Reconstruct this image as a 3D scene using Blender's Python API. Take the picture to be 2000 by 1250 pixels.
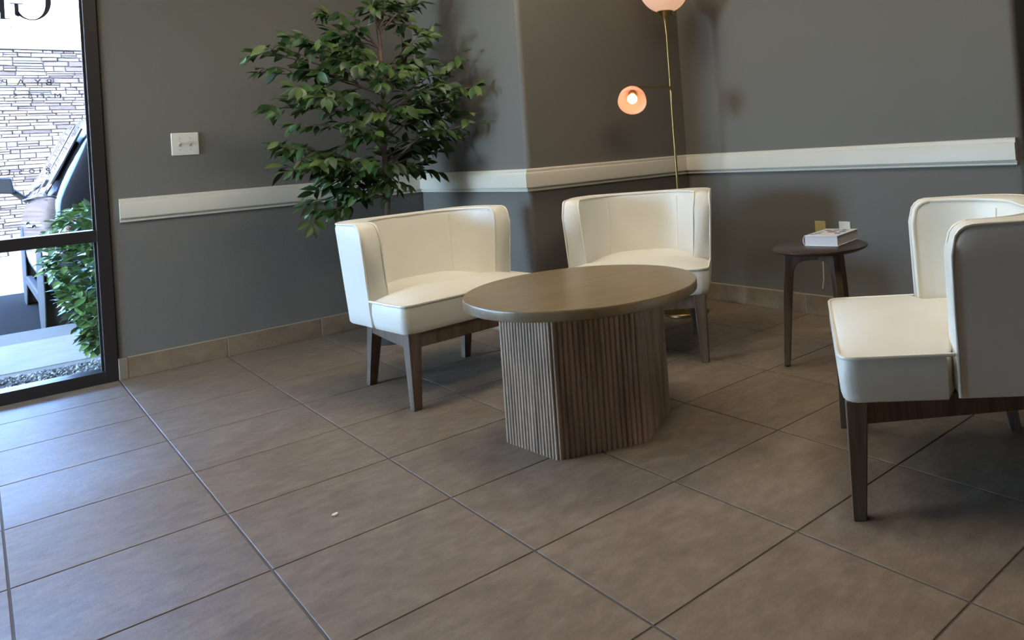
import bpy, bmesh, math, random
from mathutils import Vector, Matrix, Quaternion
random.seed(7)
R = math.radians
for o in list(bpy.data.objects): bpy.data.objects.remove(o)
SC = bpy.context.scene
C = SC.collection

# ------------------------------------------------------------------ camera
def look_matrix(yaw, pitch, roll, loc):
    f = Vector((math.sin(yaw)*math.cos(pitch), math.cos(yaw)*math.cos(pitch), -math.sin(pitch)))
    r = Vector((math.cos(yaw), -math.sin(yaw), 0)); d = f.cross(r)
    r2 = math.cos(roll)*r + math.sin(roll)*d
    d2 = -math.sin(roll)*r + math.cos(roll)*d
    m = Matrix((r2, -d2, -f)).transposed().to_4x4()
    m.translation = loc
    return m
cd = bpy.data.cameras.new('camera'); cam = bpy.data.objects.new('camera', cd); C.objects.link(cam)
cam.matrix_world = look_matrix(0.78744826, -0.01076544, 0.07195071, (-0.48931, -4.47103, 0.98301))
cd.sensor_fit = 'HORIZONTAL'; cd.sensor_width = 36.0
cd.lens = 1475.5/2000*36
cd.shift_x = -(1414.4-1000)/2000; cd.shift_y = -(625-254.8)/2000
cd.clip_start = 0.05; cd.clip_end = 300
SC.camera = cam

# ------------------------------------------------------------------ world, sun, exposure
SUN_EL, SUN_AZ = R(33), R(-22)           # travels towards +y, a little towards -x
w = bpy.data.worlds.new('sky'); SC.world = w; w.use_nodes = True
nt = w.node_tree; nt.nodes.clear()
sk = nt.nodes.new('ShaderNodeTexSky'); sk.sky_type = 'NISHITA'; sk.sun_disc = False
sk.sun_elevation = SUN_EL; sk.sun_rotation = math.pi - SUN_AZ
bg = nt.nodes.new('ShaderNodeBackground'); bg.inputs['Strength'].default_value = 11.5
ow = nt.nodes.new('ShaderNodeOutputWorld')
wb = nt.nodes.new('ShaderNodeMix'); wb.data_type = 'RGBA'; wb.blend_type = 'MULTIPLY'; wb.inputs[0].default_value = 1.0
wb.inputs[7].default_value = (0.77, 0.95, 1.31, 1)      # white balance set for the warm room lamps
nt.links.new(sk.outputs[0], wb.inputs[6]); nt.links.new(wb.outputs[2], bg.inputs[0]); nt.links.new(bg.outputs[0], ow.inputs[0])
sd = bpy.data.lights.new('sun', 'SUN'); sd.energy = 5.0; sd.angle = R(0.6); sd.color = (1.0, 0.94, 0.86)
sun = bpy.data.objects.new('sun', sd); C.objects.link(sun)
tv = Vector((math.sin(SUN_AZ)*math.cos(SUN_EL), math.cos(SUN_AZ)*math.cos(SUN_EL), -math.sin(SUN_EL)))
sun.rotation_euler = tv.to_track_quat('-Z', 'Y').to_euler(); sun.location = (0, -20, 30)
# sampling portal in the storefront opening (gives no light of its own, only guides sky sampling)
pd = bpy.data.lights.new('window_portal', 'AREA'); pd.shape = 'RECTANGLE'; pd.size = 2.4; pd.size_y = 2.5
pd.cycles.is_portal = True
po = bpy.data.objects.new('window_portal', pd); C.objects.link(po); po.location = (-1.2, 0.50, 1.26)
po.rotation_euler = (R(-90), 0, 0)
pd2 = pd.copy(); pd2.size = 0.9; po2 = bpy.data.objects.new('end_window_portal', pd2); C.objects.link(po2); po2.location = (-2.67, -0.17, 1.26); po2.rotation_euler = (R(-90), 0, R(90))
SC.view_settings.view_transform = 'Standard'; SC.view_settings.look = 'None'
SC.view_settings.gamma = 1.0; SC.view_settings.exposure = 0.08; SC.view_settings.use_curve_mapping = False

# ------------------------------------------------------------------ materials
def mat(name, col, rough=0.5, metal=0.0, spec=0.5, coat=0.0):
    m = bpy.data.materials.new(name); m.use_nodes = True
    b = m.node_tree.nodes['Principled BSDF']
    b.inputs['Base Color'].default_value = (*col, 1); b.inputs['Roughness'].default_value = rough
    b.inputs['Metallic'].default_value = metal; b.inputs['Specular IOR Level'].default_value = spec
    b.inputs['Coat Weight'].default_value = coat
    return m
def N(m, t, **kw):
    n = m.node_tree.nodes.new(t)
    for k, v in kw.items():
        if k in n.inputs: n.inputs[k].default_value = v
        else: setattr(n, k, v)
    return n
def L(m, a, b): m.node_tree.links.new(a, b)
def P(m): return m.node_tree.nodes['Principled BSDF']
def ramp(m, fac, stops):
    r = N(m, 'ShaderNodeValToRGB'); L(m, fac, r.inputs[0]); cr = r.color_ramp
    while len(cr.elements) < len(stops): cr.elements.new(0.5)
    for e, (p, c) in zip(cr.elements, stops): e.position = p; e.color = (*c, 1)
    return r.outputs[0]
def coords(m, scale=(1,1,1), rnd=True, kind='Object'):
    tc = N(m, 'ShaderNodeTexCoord'); mp = N(m, 'ShaderNodeMapping'); mp.inputs['Scale'].default_value = scale
    L(m, tc.outputs[kind], mp.inputs['Vector'])
    if rnd:
        oi = N(m, 'ShaderNodeObjectInfo'); mu = N(m, 'ShaderNodeMath', operation='MULTIPLY'); mu.inputs[1].default_value = 37.0
        L(m, oi.outputs['Random'], mu.inputs[0]); L(m, mu.outputs[0], mp.inputs['Location'])
    return mp.outputs[0]
def noise(m, vec, scale, detail=4, rough=0.55):
    n = N(m, 'ShaderNodeTexNoise'); n.inputs['Scale'].default_value = scale
    n.inputs['Detail'].default_value = detail; n.inputs['Roughness'].default_value = rough
    L(m, vec, n.inputs['Vector']); return n.outputs['Fac']
def bump(m, h, strength, dist=0.002):
    b = N(m, 'ShaderNodeBump'); b.inputs['Strength'].default_value = strength; b.inputs['Distance'].default_value = dist
    L(m, h, b.inputs['Height']); L(m, b.outputs[0], P(m).inputs['Normal'])

M = {}
m = M['wall'] = mat('taupe_wall_paint', (0.149, 0.140, 0.122), 0.6, spec=0.25)
v = coords(m, rnd=False); bump(m, noise(m, v, 130, 3), 0.25, 0.003)
m = M['trim'] = mat('cream_trim_paint', (0.62, 0.59, 0.50), 0.4)
m = M['ceiling'] = mat('ceiling_paint', (0.62, 0.60, 0.56), 0.8)
m = M['tile'] = mat('floor_tile', (0.3, 0.25, 0.2), 0.42, spec=0.42)
v = coords(m, (1, 1, 1)); v2 = coords(m, (0.9, 1.7, 1))
n1 = noise(m, v, 11, 8, 0.66); n2 = noise(m, v2, 17, 8, 0.68)
mx = N(m, 'ShaderNodeMath', operation='ADD'); L(m, n1, mx.inputs[0]); L(m, n2, mx.inputs[1])
mh = N(m, 'ShaderNodeMath', operation='MULTIPLY'); mh.inputs[1].default_value = 0.5; L(m, mx.outputs[0], mh.inputs[0])
c = ramp(m, mh.outputs[0], [(0.36, (0.150, 0.112, 0.077)), (0.5, (0.200, 0.153, 0.109)), (0.63, (0.255, 0.202, 0.148))])
L(m, c, P(m).inputs['Base Color'])
bump(m, n2, 0.5, 0.005)
rr = N(m, 'ShaderNodeMapRange'); rr.inputs['To Min'].default_value = 0.42; rr.inputs['To Max'].default_value = 0.6
L(m, n1, rr.inputs['Value']); L(m, rr.outputs[0], P(m).inputs['Roughness'])
m = M['base_tile'] = mat('baseboard_tile', (0.3, 0.22, 0.15), 0.45)
v = coords(m); n1 = noise(m, v, 9, 6, 0.6)
L(m, ramp(m, n1, [(0.35, (0.19, 0.128, 0.08)), (0.55, (0.245, 0.175, 0.11)), (0.7, (0.285, 0.215, 0.147))]), P(m).inputs['Base Color'])
m = M['grout'] = mat('floor_grout', (0.10, 0.085, 0.073), 0.75)
m = M['grout_light'] = mat('pale_caulk', (0.36, 0.315, 0.245), 0.7)
M['end_cap'] = mat('tile_end_glaze', (0.22, 0.18, 0.13), 0.5)
m = M['frame'] = mat('dark_bronze_aluminium', (0.018, 0.014, 0.013), 0.4, spec=0.5)
m = M['glass'] = bpy.data.materials.new('window_glass'); m.use_nodes = True
m.node_tree.nodes.remove(P(m)); o = m.node_tree.nodes['Material Output']
tr = N(m, 'ShaderNodeBsdfTransparent'); tr.inputs[0].default_value = (0.93, 0.96, 0.96, 1)
gl = N(m, 'ShaderNodeBsdfGlossy'); gl.inputs['Roughness'].default_value = 0.0
fr = N(m, 'ShaderNodeFresnel'); fr.inputs['IOR'].default_value = 1.45
ms = N(m, 'ShaderNodeMixShader'); L(m, fr.outputs[0], ms.inputs[0]); L(m, tr.outputs[0], ms.inputs[1]); L(m, gl.outputs[0], ms.inputs[2])
L(m, ms.outputs[0], o.inputs['Surface'])
M['vinyl'] = mat('dark_grey_vinyl', (0.045, 0.045, 0.06), 0.6)
M['vinyl_pale'] = mat('pale_grey_vinyl', (0.62, 0.62, 0.66), 0.6)
m = M['leather'] = mat('cream_leather', (0.80, 0.765, 0.645), 0.42, spec=0.45)
v = coords(m); bump(m, noise(m, v, 260, 3), 0.10, 0.0008)
n1 = noise(m, v, 4, 3); L(m, ramp(m, n1, [(0.3, (0.75, 0.725, 0.63)), (0.7, (0.80, 0.78, 0.70))]), P(m).inputs['Base Color'])
M['piping'] = mat('ivory_piping', (0.84, 0.81, 0.72), 0.4)
def wood(name, dark, mid, light, rough, sc=(7, 7, 0.7), freq=6):
    m = mat(name, mid, rough)
    v = coords(m, sc); n1 = noise(m, v, freq, 8, 0.62)
    L(m, ramp(m, n1, [(0.34, dark), (0.5, mid), (0.66, light)]), P(m).inputs['Base Color'])
    bump(m, n1, 0.12, 0.001)
    return m
M['walnut'] = wood('walnut_leg_wood', (0.085, 0.056, 0.036), (0.128, 0.086, 0.057), (0.168, 0.118, 0.08), 0.42)
M['oak'] = wood('grey_brown_oak', (0.25, 0.175, 0.118), (0.385, 0.277, 0.193), (0.50, 0.37, 0.268), 0.5, (5, 5, 0.45))
M['oak_top'] = wood('warm_oak_laminate', (0.178, 0.126, 0.062), (0.208, 0.149, 0.076), (0.236, 0.173, 0.094), 0.30, (1.1, 5, 5), 5)
M['darkwood'] = wood('dark_walnut_top', (0.026, 0.016, 0.012), (0.04, 0.025, 0.019), (0.056, 0.036, 0.027), 0.35, (1.5, 7, 7))
M['brass'] = mat('brushed_brass', (0.36, 0.25, 0.10), 0.36, metal=1.0)
M['plate'] = mat('ivory_plastic', (0.70, 0.68, 0.60), 0.4)
M['plate_yellow'] = mat('yellowed_plastic', (0.50, 0.43, 0.20), 0.45)
M['toggle'] = mat('grey_toggle', (0.33, 0.32, 0.28), 0.4)
M['screw'] = mat('painted_screw', (0.45, 0.43, 0.38), 0.4)
M['cord'] = mat('white_cord', (0.72, 0.70, 0.66), 0.5)
M['paper'] = mat('book_pages', (0.74, 0.72, 0.70), 0.8)
v = coords(M['paper'], (1, 1, 260), rnd=False); bump(M['paper'], noise(M['paper'], v, 3, 2), 0.25, 0.001)
M['bookline'] = mat('dark_red_headband', (0.25, 0.10, 0.09), 0.7)
m = M['cover'] = mat('white_book_cover', (0.78, 0.77, 0.76), 0.35)
M['ink_blue'] = mat('blue_cover_print', (0.10, 0.17, 0.28), 0.4)
M['ink_red'] = mat('red_cover_print', (0.42, 0.13, 0.10), 0.4)
M['ink_grey'] = mat('grey_cover_print', (0.36, 0.40, 0.46), 0.4)
m = M['leaf'] = mat('ficus_leaf', (0.06, 0.13, 0.03), 0.42, spec=0.5)
oi = N(m, 'ShaderNodeObjectInfo'); ge = N(m, 'ShaderNodeNewGeometry')
ad = N(m, 'ShaderNodeMath', operation='ADD'); L(m, oi.outputs['Random'], ad.inputs[0]); L(m, ge.outputs['Random Per Island'], ad.inputs[1])
fx = N(m, 'ShaderNodeMath', operation='FRACT'); L(m, ad.outputs[0], fx.inputs[0])
L(m, ramp(m, fx.outputs[0], [(0.0, (0.017, 0.042, 0.012)), (0.45, (0.034, 0.076, 0.018)), (0.85, (0.056, 0.108, 0.024)), (1.0, (0.095, 0.155, 0.035))]), P(m).inputs['Base Color'])
m = M['bushleaf'] = mat('hedge_leaf', (0.06, 0.13, 0.03), 0.35, spec=0.5)
oi = N(m, 'ShaderNodeObjectInfo'); ge = N(m, 'ShaderNodeNewGeometry')
ad = N(m, 'ShaderNodeMath', operation='ADD'); L(m, oi.outputs['Random'], ad.inputs[0]); L(m, ge.outputs['Random Per Island'], ad.inputs[1])
fx = N(m, 'ShaderNodeMath', operation='FRACT'); L(m, ad.outputs[0], fx.inputs[0])
L(m, ramp(m, fx.outputs[0], [(0.0, (0.045, 0.10, 0.025)), (0.5, (0.085, 0.17, 0.04)), (1.0, (0.18, 0.28, 0.07))]), P(m).inputs['Base Color'])
M['bark'] = wood('ficus_bark', (0.09, 0.065, 0.048), (0.16, 0.115, 0.085), (0.22, 0.165, 0.125), 0.75, (30, 30, 6), 4)
M['twig'] = mat('green_brown_twig', (0.075, 0.075, 0.035), 0.6)
M['pot'] = mat('charcoal_pot', (0.05, 0.047, 0.045), 0.5)
M['soil'] = mat('dark_moss', (0.05, 0.04, 0.03), 0.95)
m = M['concrete'] = mat('sidewalk_concrete', (0.52, 0.50, 0.47), 0.8)
v = coords(m, rnd=False); L(m, ramp(m, noise(m, v, 7, 6), [(0.3, (0.25, 0.205, 0.17)), (0.7, (0.30, 0.25, 0.205))]), P(m).inputs['Base Color'])
m = M['curb'] = mat('grey_curb_concrete', (0.20, 0.18, 0.155), 0.95, spec=0.1)  # one even grey, darker than the sidewalk
m = M['asphalt'] = mat('parking_asphalt', (0.075, 0.074, 0.075), 1.0, spec=0.05)
v = coords(m, rnd=False); L(m, ramp(m, noise(m, v, 60, 4), [(0.3, (0.007, 0.0068, 0.0065)), (0.7, (0.012, 0.0115, 0.0105))]), P(m).inputs['Base Color'])
M['driveway'] = mat('sunlit_tone_driveway', (0.20, 0.195, 0.19), 0.85)  # paler than the asphalt to stand for sunlit ground
m = M['gravel'] = mat('gravel_pebbles', (0.28, 0.26, 0.24), 0.9)
ge = N(m, 'ShaderNodeNewGeometry'); L(m, ramp(m, ge.outputs['Random Per Island'], [(0.0, (0.10, 0.09, 0.08)), (0.5, (0.24, 0.22, 0.20)), (1.0, (0.5, 0.47, 0.44))]), P(m).inputs['Base Color'])
m = M['stone'] = mat('ledger_stone', (0.5, 0.44, 0.4), 0.85)
oi = N(m, 'ShaderNodeObjectInfo'); ge = N(m, 'ShaderNodeNewGeometry')
ad = N(m, 'ShaderNodeMath', operation='ADD'); L(m, oi.outputs['Random'], ad.inputs[0]); L(m, ge.outputs['Random Per Island'], ad.inputs[1])
fx = N(m, 'ShaderNodeMath', operation='FRACT'); L(m, ad.outputs[0], fx.inputs[0])
cs = ramp(m, fx.outputs[0], [(0.0, (0.032, 0.016, 0.010)), (0.2, (0.064, 0.042, 0.028)), (0.4, (0.098, 0.071, 0.050)), (0.6, (0.042, 0.030, 0.026)), (0.8, (0.115, 0.088, 0.062)), (1.0, (0.074, 0.049, 0.038))])
v = coords(m, (1, 1, 2)); n1 = noise(m, v, 9, 6, 0.65)
mc = N(m, 'ShaderNodeMix', data_type='RGBA', blend_type='MULTIPLY'); mc.inputs[0].default_value = 0.8
L(m, cs, mc.inputs[6]); L(m, ramp(m, n1, [(0.3, (0.55, 0.53, 0.55)), (0.65, (1, 1, 1))]), mc.inputs[7]); L(m, mc.outputs[2], P(m).inputs['Base Color'])
bump(m, n1, 0.8, 0.03)
M['mortar'] = mat('stone_joint', (0.05, 0.043, 0.04), 0.95)
M['stucco'] = mat('white_stucco', (0.78, 0.76, 0.72), 0.9)
M['carpaint'] = mat('black_car_paint', (0.008, 0.008, 0.010), 0.12, spec=0.14)
M['carglass'] = mat('tinted_car_glass', (0.015, 0.018, 0.022), 0.03, spec=0.9, coat=1.0)
M['rubber'] = mat('tyre_rubber', (0.02, 0.02, 0.021), 0.95, spec=0.1)
M['alloy'] = mat('alloy_wheel', (0.45, 0.45, 0.47), 0.3, metal=1.0)
M['chrome'] = mat('chrome', (0.75, 0.76, 0.78), 0.12, metal=1.0)
M['blackplastic'] = mat('black_plastic', (0.016, 0.016, 0.017), 0.7, spec=0.2)
M['redlens'] = mat('red_lens', (0.06, 0.006, 0.006), 0.4, spec=0.2)
def glow(name, col, trans, strength, ecol):
    m = mat(name, col, 0.25)
    b = P(m); b.inputs['Emission Color'].default_value = (*ecol, 1); b.inputs['Emission Strength'].default_value = strength
    t = N(m, 'ShaderNodeBsdfTranslucent'); t.inputs[0].default_value = (*trans, 1)
    x = N(m, 'ShaderNodeMixShader'); x.inputs[0].default_value = 0.55
    o = m.node_tree.nodes['Material Output']; L(m, b.outputs[0], x.inputs[1]); L(m, t.outputs[0], x.inputs[2]); L(m, x.outputs[0], o.inputs['Surface'])
    return m
M['opal'] = glow('opal_globe_glass', (0.80, 0.70, 0.63), (0.9, 0.76, 0.66), 0.28, (1.0, 0.70, 0.54))
M['amber'] = glow('pink_amber_glass', (0.85, 0.62, 0.52), (0.95, 0.62, 0.46), 0.32, (1.0, 0.55, 0.34))
M['bulb'] = mat('lit_bulb', (1, 0.8, 0.6), 0.3); P(M['bulb']).inputs['Emission Color'].default_value = (1.0, 0.66, 0.36, 1); P(M['bulb']).inputs['Emission Strength'].default_value = 6.0

# ------------------------------------------------------------------ helpers
def link(o, parent=None):
    C.objects.link(o)
    if parent is not None: o.parent = parent
    return o
def mesh(name, V, F, material, parent=None, smooth=None, bevel=0.0, seg=2, sub=0):
    me = bpy.data.meshes.new(name); me.from_pydata([tuple(v) for v in V], [], F)
    bm = bmesh.new(); bm.from_mesh(me); bmesh.ops.recalc_face_normals(bm, faces=bm.faces); bm.to_mesh(me); bm.free()
    me.materials.append(material)
    if smooth is not None or sub:
        me.polygons.foreach_set('use_smooth', [True]*len(me.polygons))
        if smooth: me.set_sharp_from_angle(angle=R(smooth))
    o = link(bpy.data.objects.new(name, me), parent)
    if bevel:
        b = o.modifiers.new('bevel', 'BEVEL'); b.width = bevel; b.segments = seg; b.limit_method = 'ANGLE'; b.angle_limit = R(35); b.harden_normals = True
        me.polygons.foreach_set('use_smooth', [True]*len(me.polygons)); me.set_sharp_from_angle(angle=R(35))
    if sub:
        s = o.modifiers.new('subdivision', 'SUBSURF'); s.levels = sub; s.render_levels = sub
    return o
def shared(name, me, parent, mw):
    o = bpy.data.objects.new(name, me); C.objects.link(o); o.parent = parent; o.matrix_basis = mw
    return o
def tag(o, label=None, cat=None, group=None, kind=None):
    if label: o['label'] = label
    if cat: o['category'] = cat
    if group: o['group'] = group
    if kind: o['kind'] = kind
    return o
def empty(name, loc=(0,0,0), rz=0):
    o = bpy.data.objects.new(name, None); o.empty_display_size = 0.1; C.objects.link(o)
    o.location = loc; o.rotation_euler = (0, 0, rz); return o
def boxvf(x0, x1, y0, y1, z0, z1):
    V = [(x0,y0,z0),(x1,y0,z0),(x1,y1,z0),(x0,y1,z0),(x0,y0,z1),(x1,y0,z1),(x1,y1,z1),(x0,y1,z1)]
    return V, [(0,3,2,1),(4,5,6,7),(0,1,5,4),(1,2,6,5),(2,3,7,6),(3,0,4,7)]
def box(name, b, material, parent=None, bevel=0.0, seg=2):
    V, F = boxvf(*b); return mesh(name, V, F, material, parent, bevel=bevel, seg=seg)
def prism(poly, z0, z1):
    n = len(poly); V = [(x,y,z0) for x,y in poly] + [(x,y,z1) for x,y in poly]
    F = [tuple(range(n-1,-1,-1)), tuple(range(n, 2*n))] + [(i,(i+1)%n,n+(i+1)%n,n+i) for i in range(n)]
    return V, F
def tube(pts, r, n=8, closed=False, cap=True):
    pts = [Vector(p) for p in pts]; K = len(pts); V = []; F = []
    rad = r if callable(r) else (lambda t: r)
    up = None
    for i, p in enumerate(pts):
        a = pts[(i-1) % K] if (closed or i > 0) else p
        b = pts[(i+1) % K] if (closed or i < K-1) else p
        t = (b-a).normalized() if (b-a).length > 1e-9 else Vector((0,0,1))
        if up is None:
            up = Vector((0,0,1)) if abs(t.z) < 0.9 else Vector((1,0,0))
        s = t.cross(up)
        if s.length < 1e-6: s = t.cross(Vector((0.3,1,0.2)))
        s.normalize(); up = s.cross(t).normalized()
        q = rad(i/max(1,K-1))
        for k in range(n):
            an = 2*math.pi*k/n; V.append(p + s*q*math.cos(an) + up*q*math.sin(an))
    m_ = K if closed else K-1
    for i in range(m_):
        for k in range(n):
            a = i*n+k; b = i*n+(k+1)%n; c = ((i+1)%K)*n+(k+1)%n; d = ((i+1)%K)*n+k
            F.append((a,b,c,d))
    if cap and not closed:
        F.append(tuple(range(n-1,-1,-1))); F.append(tuple((K-1)*n+k for k in range(n)))
    return V, F
def lathe(prof, n=32, axis=None):
    V = []; F = []
    for r, z in prof:
        for k in range(n):
            a = 2*math.pi*k/n; V.append(Vector((r*math.cos(a), r*math.sin(a), z)))
    for i in range(len(prof)-1):
        for k in range(n):
            F.append((i*n+k, i*n+(k+1)%n, (i+1)*n+(k+1)%n, (i+1)*n+k))
    return V, F
def join(*vf):
    V = []; F = []
    for v, f in vf:
        o = len(V); V += list(v); F += [tuple(i+o for i in t) for t in f]
    return V, F
def rounded_corner(cx, cy, r, a0, a1, n=6):
    return [(cx + r*math.cos(a0+(a1-a0)*i/n), cy + r*math.sin(a0+(a1-a0)*i/n)) for i in range(n+1)]

# ------------------------------------------------------------------ setting: floor, walls, ceiling
S = 0.46
YB, Y2, XC, XR, YE = 0.378, -0.932, 1.583, 2.713, -3.085
XL, YF, XF, ZC = -2.55, -5.75, 4.3, 2.72
fl = box('floor', (XL, XF+0.02, YF, 0.50, -0.08, -0.0025), M['grout']); tag(fl, kind='structure', label='brown stone-look tile floor with dark grout lines')
G = 0.0027
tile_cache = {}
def tile_mesh(wx, wy):
    k = (round(wx,3), round(wy,3))
    if k not in tile_cache:
        e = 0.0014; a, b = wx/2-G, wy/2-G
        V = [(-a,-b,-0.009),(a,-b,-0.009),(a,b,-0.009),(-a,b,-0.009),(-a,-b,-0.0010),(a,-b,-0.0010),(a,b,-0.0010),(-a,b,-0.0010),
             (-a+e,-b+e,0),(a-e,-b+e,0),(a-e,b-e,0),(-a+e,b-e,0)]
        F = [(8,9,10,11)] + [(i,(i+1)%4,4+(i+1)%4,4+i) for i in range(4)] + [(4+i,4+(i+1)%4,8+(i+1)%4,8+i) for i in range(4)]
        me = bpy.data.meshes.new('floor_tile'); me.from_pydata(V, [], F); me.materials.append(M['tile']); me.update()
        tile_cache[k] = me
    return tile_cache[k]
def put_tile(x0, x1, y0, y1):
    if x1-x0 < 0.03 or y1-y0 < 0.03: return
    shared('tile', tile_mesh(x1-x0, y1-y0), fl, Matrix.Translation(((x0+x1)/2, (y0+y1)/2, 0)))
for i in range(-6, 9):
    for j in range(-1, 13):
        x0, x1, y0, y1 = i*S, (i+1)*S, -(j+1)*S, -j*S
        x0 = max(x0, XL); y0 = max(y0, YF); y1 = min(y1, YB)
        lim = XC if y1 > -0.9 else (XR if (y0+y1)/2 > YE else XF)
        if y1 > YE > y0 and lim == XF and x1 > XR: 
            if x0 < XR: put_tile(x0, x1, y0, y1)
            else: put_tile(x0, min(x1,XF), y0, YE)
            continue
        put_tile(x0, min(x1, lim), y0, y1)

def wall(name, poly, z0, z1, label):
    V, F = prism(poly, z0, z1); o = mesh(name, V, F, M['wall'], smooth=30); tag(o, label, kind='structure'); return o
r = 0.022
wall('wall_back', [(0.002, 0.50), (0.002, YB+r)] + rounded_corner(0.002+r, YB+r, r, math.pi, 1.5*math.pi)[1:] + [(XC+0.05, YB), (XC+0.05, 0.50)], -0.05, ZC, 'taupe painted wall between the storefront window and the ficus corner')
r = 0.028
wall('wall_alcove', [(XC, 0.50), (XC, Y2+r)] + rounded_corner(XC+r, Y2+r, r, math.pi, 1.5*math.pi)[1:] + [(XF+0.1, Y2), (XF+0.1, 0.50)], -0.05, ZC, 'taupe projecting wall with a rounded outer corner behind the floor lamp')
wall('wall_right', [(XR, Y2+0.01), (XR, YE+r)] + rounded_corner(XR+r, YE+r, r, math.pi, 1.5*math.pi)[1:] + [(XF+0.1, YE), (XF+0.1, Y2+0.01)], -0.05, ZC, 'taupe wall behind the side table')
wall('wall_far_right', [(XF, YF), (XF+0.1, YF), (XF+0.1, YE+0.01), (XF, YE+0.01)], -0.05, ZC, 'taupe wall beyond the right hand corner')
wall('wall_left', [(XL-0.12, YF), (XL, YF), (XL, -0.62), (XL-0.12, -0.62)], -0.05, ZC, 'taupe wall at the left end of the room')
wall('wall_left_header', [(XL-0.12, -0.63), (XL, -0.63), (XL, 0.50), (XL-0.12, 0.50)], 2.52, ZC, 'taupe header above the end windows')
wall('wall_front', [(XL-0.12, YF-0.12), (XF+0.1, YF-0.12), (XF+0.1, YF), (XL-0.12, YF)], -0.05, ZC, 'taupe wall facing the window')
wall('wall_header', [(XL, YB+0.002), (0.01, YB+0.002), (0.01, 0.50), (XL, 0.50)], 2.52, ZC, 'taupe header above the storefront window')
wall('wall_jamb', [(XL, YB), (-2.405, YB), (-2.405, 0.50), (XL, 0.50)], -0.05, 2.53, 'narrow taupe wall beside the storefront window')
tag(box('ceiling', (XL-0.12, XF+0.1, YF-0.12, 0.50, ZC, ZC+0.12), M['ceiling']), 'pale ceiling', kind='structure')
tag(box('added_canopy', (-10, 18, 0.53, 5.8, 3.0, 3.3), M['stucco']), 'added slab outside the storefront that blocks the high sky', kind='structure')  # unseen slab put in to cut high sky light on the floor
tag(box('roof', (-10, 18, -9, 0.52, ZC+0.12, 4.75), M['stucco']), 'flat roof and parapet of the building, with an added side overhang', kind='structure')  # overhang past the left wall added so side light enters low

# chair rail, one mitred run per wall
def rail_profile():   # (offset from the wall, z)
    return [(0.0,0.779),(0.012,0.779),(0.015,0.783),(0.015,0.790),(0.010,0.794),(0.010,0.797),(0.024,0.799),(0.026,0.803),(0.026,0.872),(0.024,0.877),(0.017,0.879),(0.017,0.892),(0.014,0.897),(0.0,0.899)]
def rail(name, a, b, nrm, ma, mb, label):
    # a,b wall points; nrm outward; ma, mb: slide along the run per unit offset (mitres)
    a, b, nrm = Vector(a), Vector(b), Vector(nrm); t = (b-a).normalized(); pr = rail_profile(); V = []
    for p, mm in ((a, ma), (b, mb)):
        for d, z in pr:
            q = p + nrm*d + t*(mm*d); V.append((q.x, q.y, z))
    n = len(pr); F = [(i, (i+1)%n, n+(i+1)%n, n+i) for i in range(n)] + [tuple(range(n-1,-1,-1)), tuple(range(n,2*n))]
    return tag(mesh(name, V, F, M['trim'], smooth=25), label, kind='structure')
rail('trim_1', (0.042, YB), (XC, YB), (0,-1), 0, -1, 'cream chair rail on the wall beside the window')
rail('trim_2', (XC, YB), (XC, Y2), (-1,0), 1, 1, 'cream chair rail on the projecting wall side behind the ficus')
rail('trim_3', (XC, Y2), (XR, Y2), (0,-1), -1, -1, 'cream chair rail behind the floor lamp')
rail('trim_4', (XR, Y2), (XR, -3.058), (-1,0), 1, 0, 'cream chair rail on the wall behind the side table')

# tile baseboards
def baseboard(name, a, b, nrm, joints, label, ends=None):
    a, b, nrm = Vector(a), Vector(b), Vector(nrm); t = (b-a).normalized(); Ln = (b-a).length
    def slab(nm, s0, s1, d0, d1, z0, z1, mt, parent, bev):
        p = [a+t*s0+nrm*d0, a+t*s1+nrm*d0, a+t*s1+nrm*d1, a+t*s0+nrm*d1]
        V, F = prism([(q.x, q.y) for q in p], z0, z1); return mesh(nm, V, F, mt, parent, bevel=bev, seg=2)
    root = slab(name, 0, Ln, 0, 0.008, 0.0, 0.108, M['grout_light'], None, 0); tag(root, label, kind='structure')
    js = [0]+[j for j in joints if 0.02 < j < Ln-0.02]+[Ln]
    for s0, s1 in zip(js[:-1], js[1:]):
        slab('tile', s0+(0.003 if s0 > 0 else 0), s1-(0.003 if s1 < Ln else 0), 0.001, 0.011, 0.0015, 0.104, M['base_tile'], root, 0.0015)
    return root
bb = baseboard('baseboard_back', (0.038, YB), (XC, YB), (0,-1), [0.425, 0.892, 1.352], 'brown tile baseboard along the wall beside the window')
box('end_cap', (0.0, 0.038, YB-0.012, YB+0.03, 0.0005, 0.106), M['end_cap'], bb, 0.004)
baseboard('baseboard_alcove_side', (XC, YB), (XC, Y2), (-1,0), [0.4, 0.86], 'brown tile baseboard on the projecting wall side')
baseboard('baseboard_alcove', (XC, Y2), (XR, Y2), (0,-1), [0.30, 0.76], 'brown tile baseboard behind the floor lamp')
baseboard('baseboard_right', (XR, Y2), (XR, YE), (-1,0), [0.42, 0.888, 1.35, 1.81], 'brown tile baseboard behind the side table')

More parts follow.
